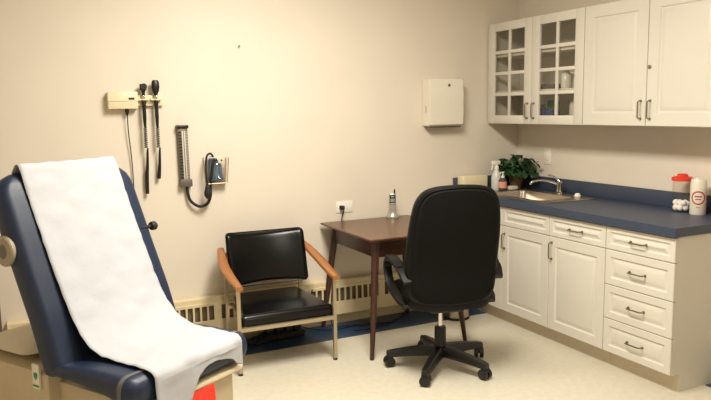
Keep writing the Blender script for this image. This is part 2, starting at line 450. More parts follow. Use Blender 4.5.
# plant
loc = (-.15, -.17, ZT)
t = thing('potted_plant', 'bushy green houseplant in a brown pot in the counter corner', 'plant', loc)
obj('pot', lathe(B(), [(.04, 0), (.042, .004), (.056, .095), (.06, .096), (.06, .108), (.052, .108), (.05, .09)], n=24), 'pot', t)
obj('soil', lathe(B(), [(.05, .085), (.048, .098), (.02, .102)], n=20), 'soil', t)
stem = B(); leaf = B()
rnd = random.Random(3)
for i in range(60):
    a = rnd.uniform(0, 2*PI); el = rnd.uniform(.1, 1.35); L = rnd.uniform(.09, .19)
    d = Vector((math.cos(a)*math.cos(el), math.sin(a)*math.cos(el), math.sin(el)))
    p0 = Vector((math.cos(a)*.02, math.sin(a)*.02, .1)); p1 = p0+d*L*.6+Vector((0, 0, .02)); p2 = p0+d*L
    p2.x = max(-.085, min(p2.x, .09)); p2.y = min(p2.y, .075); p1.x = min(p1.x, .09); p1.y = min(p1.y, .08)
    tube(stem, [p0, p1, p2], .0018, 5, 3)
    for q in ([p2] if i % 3 else [p2, p1]):
        for k in range(2):
            aa = a+rnd.uniform(-1.3, 1.3); lt = rnd.uniform(-.7, .5); LL = rnd.uniform(.05, .075); W = LL*.42
            u = Vector((math.cos(aa)*math.cos(lt), math.sin(aa)*math.cos(lt), math.sin(lt)))
            s = u.cross(Vector((0, 0, 1))).normalized(); n = s.cross(u)
            rows = []
            for j in range(7):
                f = j/6; wj = W*math.sin(PI*min(1, f*.94+.04))**.8*(1-.25*f)
                cc = q+u*(LL*f)-Vector((0, 0, 1))*(LL*.35*f*f)
                cc.x = max(-.115, min(cc.x, .10)); cc.y = min(cc.y, .10)
                rows.append([leaf.verts.new(cc+s*wj+n*wj*.3), leaf.verts.new(cc), leaf.verts.new(cc-s*wj+n*wj*.3)])
            for r0, r1 in zip(rows, rows[1:]):
                for j in (0, 1): leaf.faces.new((r0[j], r0[j+1], r1[j+1], r1[j]))
obj('stems', stem, 'stem', t)
lo = obj('foliage', leaf, 'leaf', t)
sm = lo.modifiers.new('thick', 'SOLIDIFY'); sm.thickness = .0012

# cotton jar
loc = (-.10, -1.632, ZT)
t = thing('cotton_jar', 'clear plastic jar of cotton balls with a bright red lid', 'jar', loc)
obj('jar_body', lathe(B(), [(.02, .001), (.05, .001), (.052, .004), (.052, .19)], n=28), 'jarglass', t)
bm = B(); lathe(bm, [(.057, .185), (.06, .187), (.06, .203), (.052, .209), (.03, .21), (.03, .222), (.024, .226), (.005, .227)], n=28)
obj('lid', bm, 'red', t)
bm = B(); rnd = random.Random(5)
for z in (.022, .05):
    for k in range(7):
        a = 2*PI*k/6+z*20; r = .030 if k < 6 else 0
        m4 = Matrix.Translation((r*math.cos(a), r*math.sin(a), z+rnd.uniform(-.003, .004)))
        if z > .03 and k in (2,): continue
        bmesh.ops.create_icosphere(bm, subdivisions=2, radius=.0195, matrix=m4)
cb = obj('cotton_balls', bm, 'cotton', t); cb['kind'] = 'stuff'
# canister with red emblem
loc = (-.115, -1.755, ZT)
t = thing('wipes_canister', 'white canister with a red oval emblem beside the red-lidded jar', 'canister', loc)
obj('body', lathe(B(), [(.042, 0), (.044, .004), (.044, .18), (.042, .186), (.042, .2), (.038, .206), (.02, .208)], n=28), 'enamel', t)
def on_cyl(r, ang0, u, z): a = ang0+u/r; return (r*math.cos(a), r*math.sin(a), z)
ang0 = math.atan2(-2.7, -3.55)
bm = B()
def stroke(bm, pts, r, wd):
    if len(pts) == 2: pts = [(pts[0][0]+(pts[1][0]-pts[0][0])*i/10, pts[0][1]) for i in range(11)]
    P = []
    for i, (u, z) in enumerate(pts):
        q = pts[min(i+1, len(pts)-1)]; p = pts[max(i-1, 0)]
        tx, tz = q[0]-p[0], q[1]-p[1]; L = math.hypot(tx, tz) or 1
        nx, nz = -tz/L*wd/2, tx/L*wd/2
        P.append((bm.verts.new(on_cyl(r, ang0, u+nx, z+nz)), bm.verts.new(on_cyl(r, ang0, u-nx, z-nz))))
    for a, b in zip(P, P[1:]): bm.faces.new((a[0], a[1], b[1], b[0]))
stroke(bm, [(.036*math.cos(a), .10+.036*math.sin(a)) for a in [2*PI*i/32 for i in range(33)]], .0446, .008)
stroke(bm, [(-.02, .108), (.02, .108)], .0446, .008); stroke(bm, [(-.016, .092), (.016, .092)], .0446, .006)
stroke(bm, [(-.01, .045), (.01, .045)], .0446, .003)
obj('emblem', bm, 'redink', t, False)
obj('lid_nub', lathe(B(), [(.012, .207), (.012, .212), (.004, .214)], (-.01, 0, 0), 14), 'white', t)
# partly cut jar
loc = (-.06, -1.865, ZT)
t = thing('gauze_jar', 'clear jar with dark red contents at the right edge of the counter', 'jar', loc)
obj('jar_body', lathe(B(), [(.02, .001), (.05, .001), (.052, .004), (.052, .15)], n=28), 'jarglass', t)
obj('lid', lathe(B(), [(.054, .15), (.055, .152), (.055, .172), (.05, .176), (.01, .177)], n=28), 'scale', t)
bm = B()
for k in range(6):
    a = 2*PI*k/6; box(bm, .025*math.cos(a)-.012, .025*math.cos(a)+.012, .025*math.sin(a)-.012, .025*math.sin(a)+.012, .006, .11+.01*(k % 3), .004)
obj('contents', bm, 'redink', t)

# wall outlets
def plate(name, label, cat, loc, w, h, axis):
    t = thing(name, label, cat, loc)
    bm = B()
    if axis == 'y': box(bm, -w/2, w/2, -.006, 0, -h/2, h/2, .002)
    else: box(bm, -.006, 0, -w/2, w/2, -h/2, h/2, .002)
    obj('cover_plate', bm, 'white', t)
    return t
t = plate('wall_outlet', 'white double outlet plate on the back wall above the wooden table', 'outlet', (-1.56, 0, .85), .128, .08, 'y')
for dx in (-.03, .03):
    obj('socket', lathe(B(), [(.004, -.0085), (.017, -.008), (.018, -.004)], (dx, 0, 0), 16, 'y'), 'white', t)
t = thing('power_plug', 'black plug and cord hanging from the outlet behind the table', 'power cord', (-1.59, -.0085, .85))
obj('plug', box(B(), -.015, .015, -.036, 0, -.014, .014, .005), 'rubber', t)
obj('cord', tube(B(), [(0, -.034, 0), (0, -.045, -.02), (0, -.02, -.06), (-.02, -.012, -.15), (-.085, -.011, -.28), (-.10, -.011, -.45), (-.115, -.075, -.52), (-.125, -.075, -.7), (-.12, -.08, -.83), (-.02, -.10, -.8435), (.12, -.12, -.8435), (.3, -.19, -.8435)], .004, 8, 6), 'rubber', t)
t = plate('light_switch', 'white wall plate on the right wall above the faucet', 'outlet', (0, -.36, 1.165), .075, .12, 'x')
obj('toggle', box(B(), -.011, -.005, -.012, .012, -.03, .03, .002), 'white', t)

# paper towel dispenser
t = thing('paper_towel_dispenser', 'white enamel paper towel dispenser on the back wall', 'dispenser', (-.752, 0, 1.41))
w, h, d = .30, .345, .105
bm = B()
prof = [(-d+.02, 0), (-d, .012), (-d-.002, h*.5), (-d+.004, h-.01), (-d+.012, h), (0, h), (0, 0)]
loops(bm, [[(-w/2, y, z) for y, z in prof], [(w/2, y, z) for y, z in prof]])
bmesh.ops.bevel(bm, geom=[e for e in bm.edges if abs(e.calc_length()-w) > .002], offset=.006, segments=2, affect='EDGES')
obj('cover', bm, 'enamel', t)
obj('lock', lathe(B(), [(.003, -.004), (.01, -.003), (.01, .004)], (.02, -d+.001, h-.045), 14, 'y'), 'gunmetal', t)
obj('sight_slot', box(B(), -w/2-.0012, -w/2+.002, -.055, -.049, .10, .15, .0005), 'gunmetal', t)
bm = B(); box(bm, -w/2+.01, w/2-.01, -d+.022, -.012, -.012, .001, .004)
obj('tray', bm, 'gunmetal', t)

# nail
tag(obj('wall_nail', lathe(B(), [(.002, 0), (.002, -.012), (.006, -.0125), (.006, -.015), (.002, -.0155)], (-2.30, 0, 1.96), 10, 'y'), 'gunmetal'), 'small nail in the bare back wall', 'nail')

# ------------------------------------------------------------------ diagnostic station
t = thing('diagnostic_station', 'cream wall box with cradle holding two black hand instruments', 'medical wall unit', (-2.97, 0, 1.57))
obj('housing', box(B(), -.165, .01, -.062, 0, -.005, .098, .006), 'cream', t)
obj('housing_ridge', box(B(), -.167, .012, -.066, 0, .042, .05, .001), 'cream', t)
obj('indicator', box(B(), -.045, -.012, -.068, -.06, .05, .062, .001), 'rubber', t)
obj('cradle', box(B(), .01, .165, -.03, 0, .012, .078, .004), 'cream', t)
bm = B()
for dx in (.044, .118):
    box(bm, dx-.033, dx-.013, -.062, -.028, .045, .056, .003); box(bm, dx+.013, dx+.033, -.062, -.028, .045, .056, .003)
    lathe(bm, [(.019, -.004), (.019, .004), (.0125, .004), (.0125, -.004)], (dx, -.052, .05), 18)
obj('holder', bm, 'cream', t)
def instrument(x, label, cat, headkind, L):
    q = thing('otoscope' if headkind else 'ophthalmoscope', label, cat, (x, -.052, 1.57))
    bm = B()
    if headkind:
        lathe(bm, [(.009, .07), (.010, .095), (.015, .105), (.021, .112), (.022, .138), (.018, .144)], n=18)
        lathe(bm, [(.019, -.026), (.017, -.024), (.013, 0), (.005, .03)], (0, -.005, .128), 16, 'y')
    else:
        lathe(bm, [(.009, .065), (.011, .085), (.02, .10), (.024, .125), (.023, .155), (.015, .168)], n=18, sy=.6)
    obj('head', bm, 'blackpl', q)
    obj('neck_ring', lathe(B(), [(.0095, .045), (.0095, .07), (.012, .071), (.011, .074)], n=14), 'chrome', q)
    obj('handle', lathe(B(), [(.005, -.12), (.008, -.115), (.0115, -.06), (.011, 0), (.0125, .03), (.0125, .05), (.009, .055)], n=16), 'blackpl', q)
    pts = []
    turns = 11
    for i in range(turns*10+1):
        a = 2*PI*i/10; z = -.12-.125*i/(turns*10); pts.append((.0095*math.cos(a), .0095*math.sin(a), z))
    obj('coil', tube(B(), pts, .0028, 6), 'blackpl', q)
    obj('cord', tube(B(), [(.0095, 0, -.245), (.006, .0, -.27), (.004, .012, -.35), (-.002, .02, -.42), (-.004, .022, -L)], [.004, .007, .009, .0125, .011], 10, 4), 'blackpl', q)
    return q
instrument(-2.926, 'black otoscope with squared head, nearer the cream box, cord hanging lower', 'otoscope', True, .53)
instrument(-2.852, 'black ophthalmoscope with oval head, right of the other hanging instrument', 'ophthalmoscope', False, .44)
bm = B(); lathe(bm, [(.012, 0), (.012, -.03), (.005, -.05)], (-.055, -.035, .006), 12)
obj('power_cord', tube(bm, [(-.055, -.035, -.04), (-.052, -.03, -.16), (-.04, -.02, -.34), (-.035, -.015, -.7), (-.03, -.012, -1.2)], .0032, 8, 5), 'blackpl', t)

# ------------------------------------------------------------------ sphygmomanometer
t = thing('sphygmomanometer', 'grey wall blood pressure gauge with tick-marked column and black hose', 'blood pressure gauge', (-2.692, 0, 1.088))
lean = -.035
def Ls(bm):
    for vv in bm.verts: vv.co.x += -lean*0+(vv.co.z)*(-.012)
    return bm
obj('frame', Ls(box(B(), -.031, .031, -.04, 0, 0, .36, .005)), 'gunmetal', t)
obj('scale_plate', Ls(box(B(), -.008, .014, -.044, -.036, .03, .335, .001)), 'scale', t)
obj('mercury_tube', Ls(lathe(B(), [(.003, .03), (.003, .335)], (.003, -.046, 0), 8)), 'chrome', t)
bm = B()
for i in range(16): box(bm, -.027, -.011, -.0425, -.038, .036+i*.019, .047+i*.019)
obj('scale_mark', Ls(bm), 'rubber', t, False)
bm = B()
for i in range(31): box(bm, .017, .027, -.0425, -.038, .036+i*.0097, .039+i*.0097)
obj('fine_mark', Ls(bm), 'scale', t, False)
obj('top_cap', Ls(box(B(), -.037, .037, -.05, 0, .352, .372, .005)), 'blackpl', t)
obj('reservoir', Ls(box(B(), -.035, .042, -.052, 0, -.018, .03, .006)), 'gunmetal', t)
obj('hose', tube(B(), [(.01, -.03, -.015), (.012, -.03, -.06), (.03, -.035, -.115), (.08, -.045, -.15), (.13, -.05, -.135), (.152, -.05, -.09), (.156, -.05, -.03), (.165, -.06, .06), (.178, -.06, .13), (.2, -.05, .15)], .0095, 12, 6), 'rubber', t)

# basket with cuff
t = thing('wire_basket', 'clear and chrome wall basket holding the blue pressure cuff', 'basket', (-2.49, 0, 1.08))
w, h, d = .15, .168, .07
bm = B()
def bar(a, b): tube(bm, [a, b], .0022, 6)
W2 = w/2
for z in (0, h):
    k = .85 if z == 0 else 1
    for a, b in (((-W2*k, -d*k, z), (W2*k, -d*k, z)), ((-W2*k, -d*k, z), (-W2*k, -.003, z)), ((W2*k, -d*k, z), (W2*k, -.003, z)), ((-W2*k, -.003, z), (W2*k, -.003, z))): bar(a, b)
for sx in (-1, 1):
    bar((sx*W2*.85, -d*.85, 0), (sx*W2, -d, h)); bar((sx*W2*.85, -.003, 0), (sx*W2, -.003, h))
obj('frame', bm, 'tubemetal', t)
bm = B(); k = .85
for poly in ([(-W2*k, -d*k, 0), (W2*k, -d*k, 0), (W2, -d, h*.96), (-W2, -d, h*.96)],):
    vs = [bm.verts.new(p) for p in poly]; bm.faces.new(vs)
o = obj('front_panel', bm, 'jarglass', t); m_ = o.modifiers.new('thick', 'SOLIDIFY'); m_.thickness = .002
bm = B()
vs = [bm.verts.new(p) for p in [(-W2*k, -.004, 0), (W2*k, -.004, 0), (W2, -.004, h), (-W2, -.004, h)]]; bm.faces.new(vs)
vs = [bm.verts.new(p) for p in [(-W2*k, -.004, .002), (W2*k, -.004, .002), (W2*k, -d*k, .002), (-W2*k, -d*k, .002)]]; bm.faces.new(vs)
o = obj('back_panel', bm, 'enamel', t); m_ = o.modifiers.new('thick', 'SOLIDIFY'); m_.thickness = .002
obj('screw', lathe(B(), [(.003, -.0075), (.006, -.007), (.006, -.004)], (.045, 0, h-.022), 10, 'y'), 'gunmetal', t)
t = thing('pressure_cuff', 'folded blue blood pressure cuff with black bulb, tucked in the wall basket', 'blood pressure cuff', (-2.50, -.04, 1.09))
bm = B()
for i, (dx, rz, top) in enumerate(((-.035, .1, .165), (-.005, -.1, .155), (.024, -.2, .145), (.048, -.2, .12))):
    b2 = box(B(), -.017, .017, -.016+.003*i, .014, .005, top, .008)
    bmesh.ops.rotate(b2, cent=(0, 0, 0), matrix=Matrix.Rotation(rz*.5, 3, 'Y'), verts=b2.verts)
    shift(b2, (dx*.8, 0, 0)); me = bpy.data.meshes.new('t'); b2.to_mesh(me); b2.free(); bm.from_mesh(me); bpy.data.meshes.remove(me)
obj('cuff', bm, 'cuff', t)
obj('bulb_hose', tube(B(), [(-.01, -.01, .16), (-.03, -.02, .185), (-.06, -.04, .17), (-.072, -.052, .1), (-.07, -.055, .02), (-.066, -.055, -.025)], .0065, 10, 6), 'rubber', t)
obj('bulb', lathe(B(), [(.006, .02), (.01, .012), (.016, 0), (.024, -.03), (.024, -.048), (.015, -.066), (.005, -.07)], (-.066, -.055, -.03), 18), 'rubber', t)

# ------------------------------------------------------------------ wooden table
TX0, TX1, TY0, TY1, TZ = -1.765, -1.055, -.79, -.035, .757
tc = ((TX0+TX1)/2, (TY0+TY1)/2)
t = thing('wooden_table', 'dark walnut square table with tapered legs against the back wall', 'table', (tc[0], tc[1], 0))
w, d = TX1-TX0, TY1-TY0
bm = B()
loops(bm, [[(sx*(w/2-a), sy*(d/2-a), z) for sx, sy in ((1, 1), (-1, 1), (-1, -1), (1, -1))] for a, z in ((.035, TZ-.03), (.002, TZ-.012), (0, TZ-.009), (0, TZ-.003), (.003, TZ))])
obj('tabletop', bm, 'wood', t, 25)
bm = B(); ax, ay = w/2-.075, d/2-.075
for s in (-1, 1):
    box(bm, -ax, ax, s*ay-.01, s*ay+.01, TZ-.13, TZ-.029, .001); box(bm, s*ax-.01, s*ax+.01, -ay, ay, TZ-.13, TZ-.029, .001)
obj('apron', bm, 'woodleg', t)
for sx in (-1, 1):
    for sy in (-1, 1):
        p0 = (sx*(ax-.005), sy*(ay-.005), TZ-.03); p1 = (sx*(w/2-.005), sy*(d/2-.005), .003)
        k = [tuple(a+(b-a)*f for a, b in zip(p0, p1)) for f in (0, .18, .6, 1)]
        obj('leg', tube(B(), k, [.025, .025, .02, .0135], 14), 'woodleg', t)
        obj
# phone
loc = (-1.222, -.105, TZ)
t = thing('cordless_phone', 'silver and black cordless phone standing in its charger on the table', 'phone', loc, -.45)
obj('charger', lathe(B(), [(.045, 0), (.047, .006), (.043, .018), (.032, .03), (.03, .045), (.015, .047)], n=24, sy=.95), 'silver', t)
bm = B(); loops(bm, [[(a, b, z) for a, b in rrect(wd, dp, .009, 4, 0, cyy)] for wd, dp, z, cyy in ((.036, .024, .03, 0), (.044, .03, .05, 0), (.046, .03, .1, .004), (.05, .03, .14, .008), (.05, .026, .165, .012), (.038, .018, .176, .014))])
obj('handset', bm, 'silver', t)
obj('faceplate', box(B(), -.021, .021, -.0125, -.004, .10, .170, .002), 'blackpl', t)
obj('screen', box(B(), -.016, .016, -.0135, -.006, .118, .142, .001), 'screen', t)
obj('earpiece', box(B(), -.012, .012, -.0135, -.003, .15, .160, .001), 'silver', t)
bm = B()
for i in range(3):
    for j in range(4): box(bm, -.015+i*.011, -.007+i*.011, -.0145, -.01, .05+j*.011, .057+j*.011, .001)
box(bm, -.017, .017, -.0145, -.009, .097, .11, .002)
obj('keypad', bm, 'silver', t)
obj('antenna', lathe(B(), [(.006, .165), (.006, .195), (.004, .207), (.002, .21)], (.016, .014, 0), 10), 'blackpl', t)

# ------------------------------------------------------------------ waiting chair
cx0, cy0 = -2.243, -.38
t = thing('armchair', 'low black vinyl armchair with metal frame and orange-brown wooden arms', 'chair', (cx0, cy0, 0), math.radians(-2.5))
hw, yf, yb = .30, -.275, .25
# seat
def puff(u, v, a, b): return (1-(u/a)**2)*(1-(v/b)**2)
def seatf(u, v, w):
    k = .95-.65*v
    return (u*k+.012, v-.02, .318+w+.012*(v/.25)+(.012*puff(u, v, .27, .24) if w > 0 else 0))
o_ = rrect(.54, .48, .045, 6)
obj('seat', gridpad(.54, .48, .08, .026, seatf), 'vinyl', t, 80)
obj('seat_piping', tube(B(), [seatf(u*1.002, v*1.002, .02) for u, v in o_]+[seatf(*[c*1.002 for c in o_[0]], .02)], .004, 6), 'vinyl', t)
def backf(u, v, w):
    w += .010*puff(u, v, .26, .155) if w > 0 else 0
    return (u, .185+v*.30-.05*(u/.26)**2-w, .605+v+.014*(u/.26)**2*(v/.155))
obj('backrest', gridpad(.515, .31, .07, .026, backf), 'vinyl', t, 80)
o_ = rrect(.515, .31, .03, 6)
obj('back_piping', tube(B(), [backf(u*1.002, v*1.002, .018) for u, v in o_]+[backf(*[c*1.002 for c in o_[0]], .018)], .0035, 6), 'vinyl', t)
# frame
for s in (-1, 1):
    obj('leg', tube(B(), [(s*hw, yf, .008), (s*hw, yf, .525)], .0105, sq=True), 'tubemetal', t)
    obj('foot_glide', lathe(B(), [(.013, 0), (.014, .01), (.012, .014)], (s*hw, yf, 0), 12), 'rubber', t)
    obj('leg', tube(B(), [(s*.25, yb, .008), (s*.25, yb-.03, .3), (s*.255, yb-.04, .64)], .0105, sq=True), 'tubemetal', t)
    obj('foot_glide', lathe(B(), [(.013, 0), (.014, .01), (.012, .014)], (s*.25, yb, 0), 12), 'rubber', t)
    # arm: bent flat board
    pts = [(.277, .235, .66, 0.021), (.29, .16, .64, 0.026), (.304, .06, .606, 0.030), (.31, -.02, .585, 0.031), (.308, -.12, .562, 0.029), (.303, -.24, .541, 0.025), (.30, -.315, .53, 0.021)]
    rings = []
    for px, py, pz, hwid in pts:
        rings.append([(s*(px+dx), py, pz+dz) for dx, dz in ((-hwid, -.010), (-hwid+.006, -.014), (hwid-.006, -.014), (hwid, -.008), (hwid, .006), (hwid-.006, .012), (-hwid+.006, .012), (-hwid, .006))])
    bm = loops(B(), rings)
    obj('armrest', bm, 'armwood', t, 50)
bm = B()
tube(bm, [(-hw, yf, .272), (hw, yf, .272)], .011, sq=True); tube(bm, [(-.25, yb-.03, .28), (.25, yb-.03, .28)], .01, sq=True)
for s in (-1, 1): tube(bm, [(s*.262, yf, .272), (s*.205, yb-.03, .28)], .01, sq=True)
obj('seat_rail', bm, 'tubemetal', t)
bm = B(); tube(bm, [(-.255, yb-.04, .61), (-.2, yb-.03, .61), (0, yb-.015, .61), (.2, yb-.03, .61), (.255, yb-.04, .61)], .009, 8)
obj('back_rail', bm, 'tubemetal', t)

# ------------------------------------------------------------------ office chair
t = thing('office_chair', 'black high-back office chair on a five-star wheeled base', 'chair', (-1.455, -1.085, 0), math.radians(-15))
for k in range(5):
    a = math.radians(5+72*k+15); ca, sa = math.cos(a), math.sin(a)
    bm = B(); rings = []
    for r, z, hwid, hh in ((.02, .107, .036, .03), (.08, .108, .032, .029), (.2, .096, .027, .023), (.29, .084, .024, .019), (.322, .08, .018, .016)):
        rings.append([(ca*r-sa*u, sa*r+ca*u, z+w) for u, w in ((-hwid, -hh), (hwid, -hh), (hwid, hh*.3), (hwid*.6, hh), (-hwid*.6, hh), (-hwid, hh*.3))])
    lg = obj('base_leg', loops(bm, rings), 'blackpl', t, 50)
    c = (ca*.305, sa*.305)
    ta = a+.9+k*1.3; tx, ty = math.cos(ta), math.sin(ta)
    bm = B()
    for s in (-1, 1):
        ring = []
        for h, r in ((.005, .024), (.006, .031), (.027, .031), (.029, .024)):
            ring.append([(c[0]+(-ty*s*h)+tx*r*math.cos(q), c[1]+(tx*s*h)+ty*r*math.cos(q), .0315+r*math.sin(q)) for q in [2*PI*j/16 for j in range(16)]])
        loops(bm, ring)
    tube(bm, [(c[0]+ty*.02, c[1]-tx*.02, .0315), (c[0]-ty*.02, c[1]+tx*.02, .0315)], .006, 8)
    cs = obj('caster', bm, 'blackpl', lg)
    bm = B(); lathe(bm, [(.009, .03), (.009, .075)], (c[0], c[1], 0), 10)
    for s in (-1,): lathe(bm, [(.026, .05), (.024, .062), (.008, .066)], (c[0], c[1], 0), 12)
    obj('caster_stem', bm, 'blackpl', lg)
obj('column_sleeve', lathe(B(), [(.038, .075), (.038, .13), (.035, .15), (.034, .25), (.03, .255)], n=20), 'blackpl', t)
obj('gas_lift', lathe(B(), [(.014, .22), (.014, .38)], n=16), 'chrome', t)
obj('seat_plate', box(B(), -.1, .1, -.14, .12, .375, .41, .006), 'blackpl', t)
def osf(u, v, w): return (u, v+.02, .445+w-.02*max(0, v/.25)**2+.018*(u/.25)**2)
obj('seat', pillow(B(), rrect(.52, .52, .12, 8), [(.2, -.035), (.06, -.04), (.01, -.035), (0, -.01), (.002, .02), (.012, .045), (.04, .062), (.1, .07), (.2, .07)], osf), 'blackleather', t)
# backrest outline (u across, v up), 0 at seat level
def outline_back(k=0):
    pts = []
    half = [(0, .0), (.13, .004), (.20, .022), (.237, .06), (.25, .12), (.255, .25), (.25, .40), (.236, .53), (.215, .60), (.175, .645), (.11, .665), (0, .672)]
    half = smoothpath([(a, b, 0) for a, b in half], 4)
    R_ = [(p.x, p.y) for p in half]
    return [(-x, y) for x, y in reversed(R_[1:-1])]+R_
ob = outline_back()
def obf(u, v, w):
    curve = .04*(u/.25)**2
    lum = -.035*math.exp(-((v-.22)/.16)**2)
    return (u*1.05-.006, -.235-.12*(v/.67)+lum*-.6+curve+w, .448+v*1.027)
bm = pillow(B(), ob, [(.16, -.030), (.06, -.030), (.034, -.028), (.028, -.022), (.022, -.021), (.014, -.024), (.004, -.018), (0, -.004), (0, .02), (.01, .04), (.04, .055), (.1, .06), (.16, .058)], obf, (0, .33))
obj('backrest', bm, 'blackleather', t)
bm = pillow(B(), [(u*.91, .33+(v-.33)*.94) for u, v in ob], [(.12, -.040), (.03, -.039), (.006, -.036), (0, -.028)], obf, (0, .33))
obj('back_shell', bm, 'blackfab', t)
for s in (-1, 1):
    path = [(.25, -.17, .44), (.272, -.10, .46), (.283, .05, .50), (.288, .115, .57), (.288, .12, .64), (.285, .05, .668), (.283, -.06, .668), (.28, -.17, .64), (.265, -.235, .59)]
    P = smoothpath([(s*a, b, c) for a, b, c in path], 4)
    bm = B(); rings = []
    for i, p in enumerate(P):
        tt = (P[min(i+1, len(P)-1)]-P[max(0, i-1)]).normalized(); X = Vector((1, 0, 0)); n_ = tt.cross(X).normalized()
        rings.append([p+X*a+n_*b for a, b in ((-.024, -.010), (.024, -.010), (.026, 0), (.024, .012), (-.024, .012), (-.026, 0))])
    ar = obj('armrest', loops(bm, rings), 'blackpl', t, 45)
    bm = B(); rings = []
    for y, z, hw_, hh in ((.125, .66, .02, .008), (.09, .676, .03, .012), (0, .682, .032, .013), (-.1, .674, .03, .012), (-.15, .66, .02, .008)):
        rings.append([(s*.284+u, y, z+w) for u, w in ((-hw_, -hh), (hw_, -hh), (hw_, hh*.4), (hw_*.7, hh), (-hw_*.7, hh), (-hw_, hh*.4))])
    obj('arm_pad', loops(bm, rings), 'blackleather', ar, 50)

# trash can
t = thing('waste_bin', 'small round steel waste bin beside the table, under the office chair back', 'bin', (-.80, -.31, .002))
obj('can', lathe(B(), [(.088, .012), (.09, .014), (.09, .2), (.093, .205), (.088, .21), (.086, .2), (.086, .02), (.02, .018)], n=32), 'steel', t)
obj('base_ring', lathe(B(), [(.092, 0), (.094, .003), (.094, .016), (.088, .018)], n=32), 'rubber', t)

# cables under the armchair
t = thing('cable_bundle', 'black power strip with tangled cables on the blue floor border under the armchair', 'cables', (-2.11, -.13, .002))
bm = B(); box(bm, -.13, .16, -.03, .035, 0, .045, .008)
obj('power_strip', bm, 'rubber', t)
bm = B()
for dx, hh in ((-.09, .06), (-.02, .075), (.05, .055), (.11, .07)): box(bm, dx-.028, dx+.028, -.03, .03, .045, .04+hh, .008)
obj('adapter', bm, 'blackpl', t)
rnd = random.Random(11)
for k in range(5):
    pts = [(.15-.2*(k % 2), .0, .06+.01*k)]
    x0 = -.15
    for i in range(6): pts.append((x0-.06*i, -.03+rnd.uniform(-.05, .06), .006+rnd.uniform(0, .03)*(1 if i < 4 else .2)))
    obj('cable', tube(B(), pts, .0055, 8, 6), 'rubber', t)
obj('cable', tube(B(), [(.14, 0, .06), (.2, .04, .03), (.3, .03, .006), (.42, -.02, .006), (.55, .0, .006), (.7, -.06, .006), (.62, -.12, .006), (.5, -.1, .006)], .0045, 8, 6), 'rubber', t)
obj('cable', tube(B(), [(.15, .01, .08), (.19, .02, .12), (.22, .03, .2), (.25, .04, .3)], .0045, 8, 6), 'rubber', t)
tag(obj('floor_cable', tube(B(), [(-1.05, -.075, .12), (-1.10, -.10, .06), (-1.16, -.12, .01), (-1.24, -.16, .006), (-1.34, -.22, .006), (-1.46, -.24, .006)], .0045, 8, 6), 'rubber'), 'thin black cable lying from the heater onto the blue border behind the office chair', 'cable')

# ------------------------------------------------------------------ exam table
EX = (-3.0507, -1.7781); ER = math.radians(32.24)
t = thing('exam_table', 'navy padded exam table with raised backrest on a beige base', 'exam table', (*EX, 0), ER)
HW, DX = .338, -.014
def sweep_pad(P, T, half, ends, dx=0, n=5):
    """P: list of (y,z) top-surface points; slab below of thickness T, rounded; ends: (r0,r1) corner radii"""
    Q = smoothpath([(0, y, z) for y, z in P], 6)
    L = [0]
    for a, b in zip(Q, Q[1:]): L.append(L[-1]+(b-a).length)
    tot = L[-1]; rings = []
    # refine ends
    stations = []
    for i, q in enumerate(Q):
        tt = (Q[min(i+1, len(Q)-1)]-Q[max(0, i-1)]).normalized(); stations.append((L[i], q, tt))
    def at(s):
        for i in range(len(L)-1):
            if L[i+1] >= s-1e-9:
                f = (s-L[i])/max(1e-9, L[i+1]-L[i]); return Q[i].lerp(Q[i+1], f), stations[i][2].lerp(stations[i+1][2], f).normalized()
        return Q[-1], stations[-1][2]
    ss = sorted(set([tot*i/30 for i in range(31)]+[ends[0]*(1-math.cos(PI/2*j/6)) for j in range(7)]+[tot-ends[1]*(1-math.cos(PI/2*j/6)) for j in range(7)]))
    for s in ss:
        p, tt = at(s); nn = Vector((0, -tt.z, tt.y))
        T_ = (T[0]+(T[1]-T[0])*s/tot) if hasattr(T, '__len__') else T
        w = half; th = T_/2
        for d, r in ((s, ends[0]), (tot-s, ends[1])):
            if r and d < r:
                k = r-math.sqrt(max(0, r*r-(r-d)**2)); w = min(w, half-k*.98)
                te = min(T_/2, r)
                if d < te: th = min(th, T_/2*(.25+.75*math.sqrt(max(0, 1-(1-d/te)**2))))
        cr = min(.045, th*.95)
        c = p-nn*(T_/2)
        rings.append([c+Vector((1, 0, 0))*(a+dx)+nn*b for a, b in rrect(2*w, 2*th, cr, 5)])
    return loops(B(), rings)
back = [(.405, .535), (.44, .62), (.484, .742), (.529, .845), (.585, .972), (.633, 1.085), (.685, 1.205), (.735, 1.315)]
seat = [(.0, .578), (.1, .583), (.2, .583), (.3, .578), (.42, .565), (.50, .55)]
obj('backrest_pad', sweep_pad(back, .12, HW, (.03, .11), DX), 'navy', t)
obj('seat_pad', sweep_pad(seat, (.125, .035), HW, (.06, .03), DX), 'navy', t)
# band round the near front of the seat
bm = B(); rings = []
for y in (.055, .075):
    rings.append([(a+DX, y, .524+b) for a, b in rrect(2*HW+.006, .121, .047, 5)])
rings2 = [[(a+DX, y, .524+b) for a, b in rrect(2*HW-.004, .113, .045, 5)] for y in (.075, .055)]
loops(bm, rings+rings2, closed=True)
obj('seat_band', bm, 'navyband', t)
obj('seat_frame', box(B(), -.29, .25, -.002, .2, .438, .458, .005), 'cream', t)
bm = B(); box(bm, -.24, .212, .02, .92, 0, .438, .015)
obj('base', bm, 'beige', t)
obj('rear_deck', box(B(), -.29, .29, .575, 1.3, .20, .485, .02), 'beige', t)
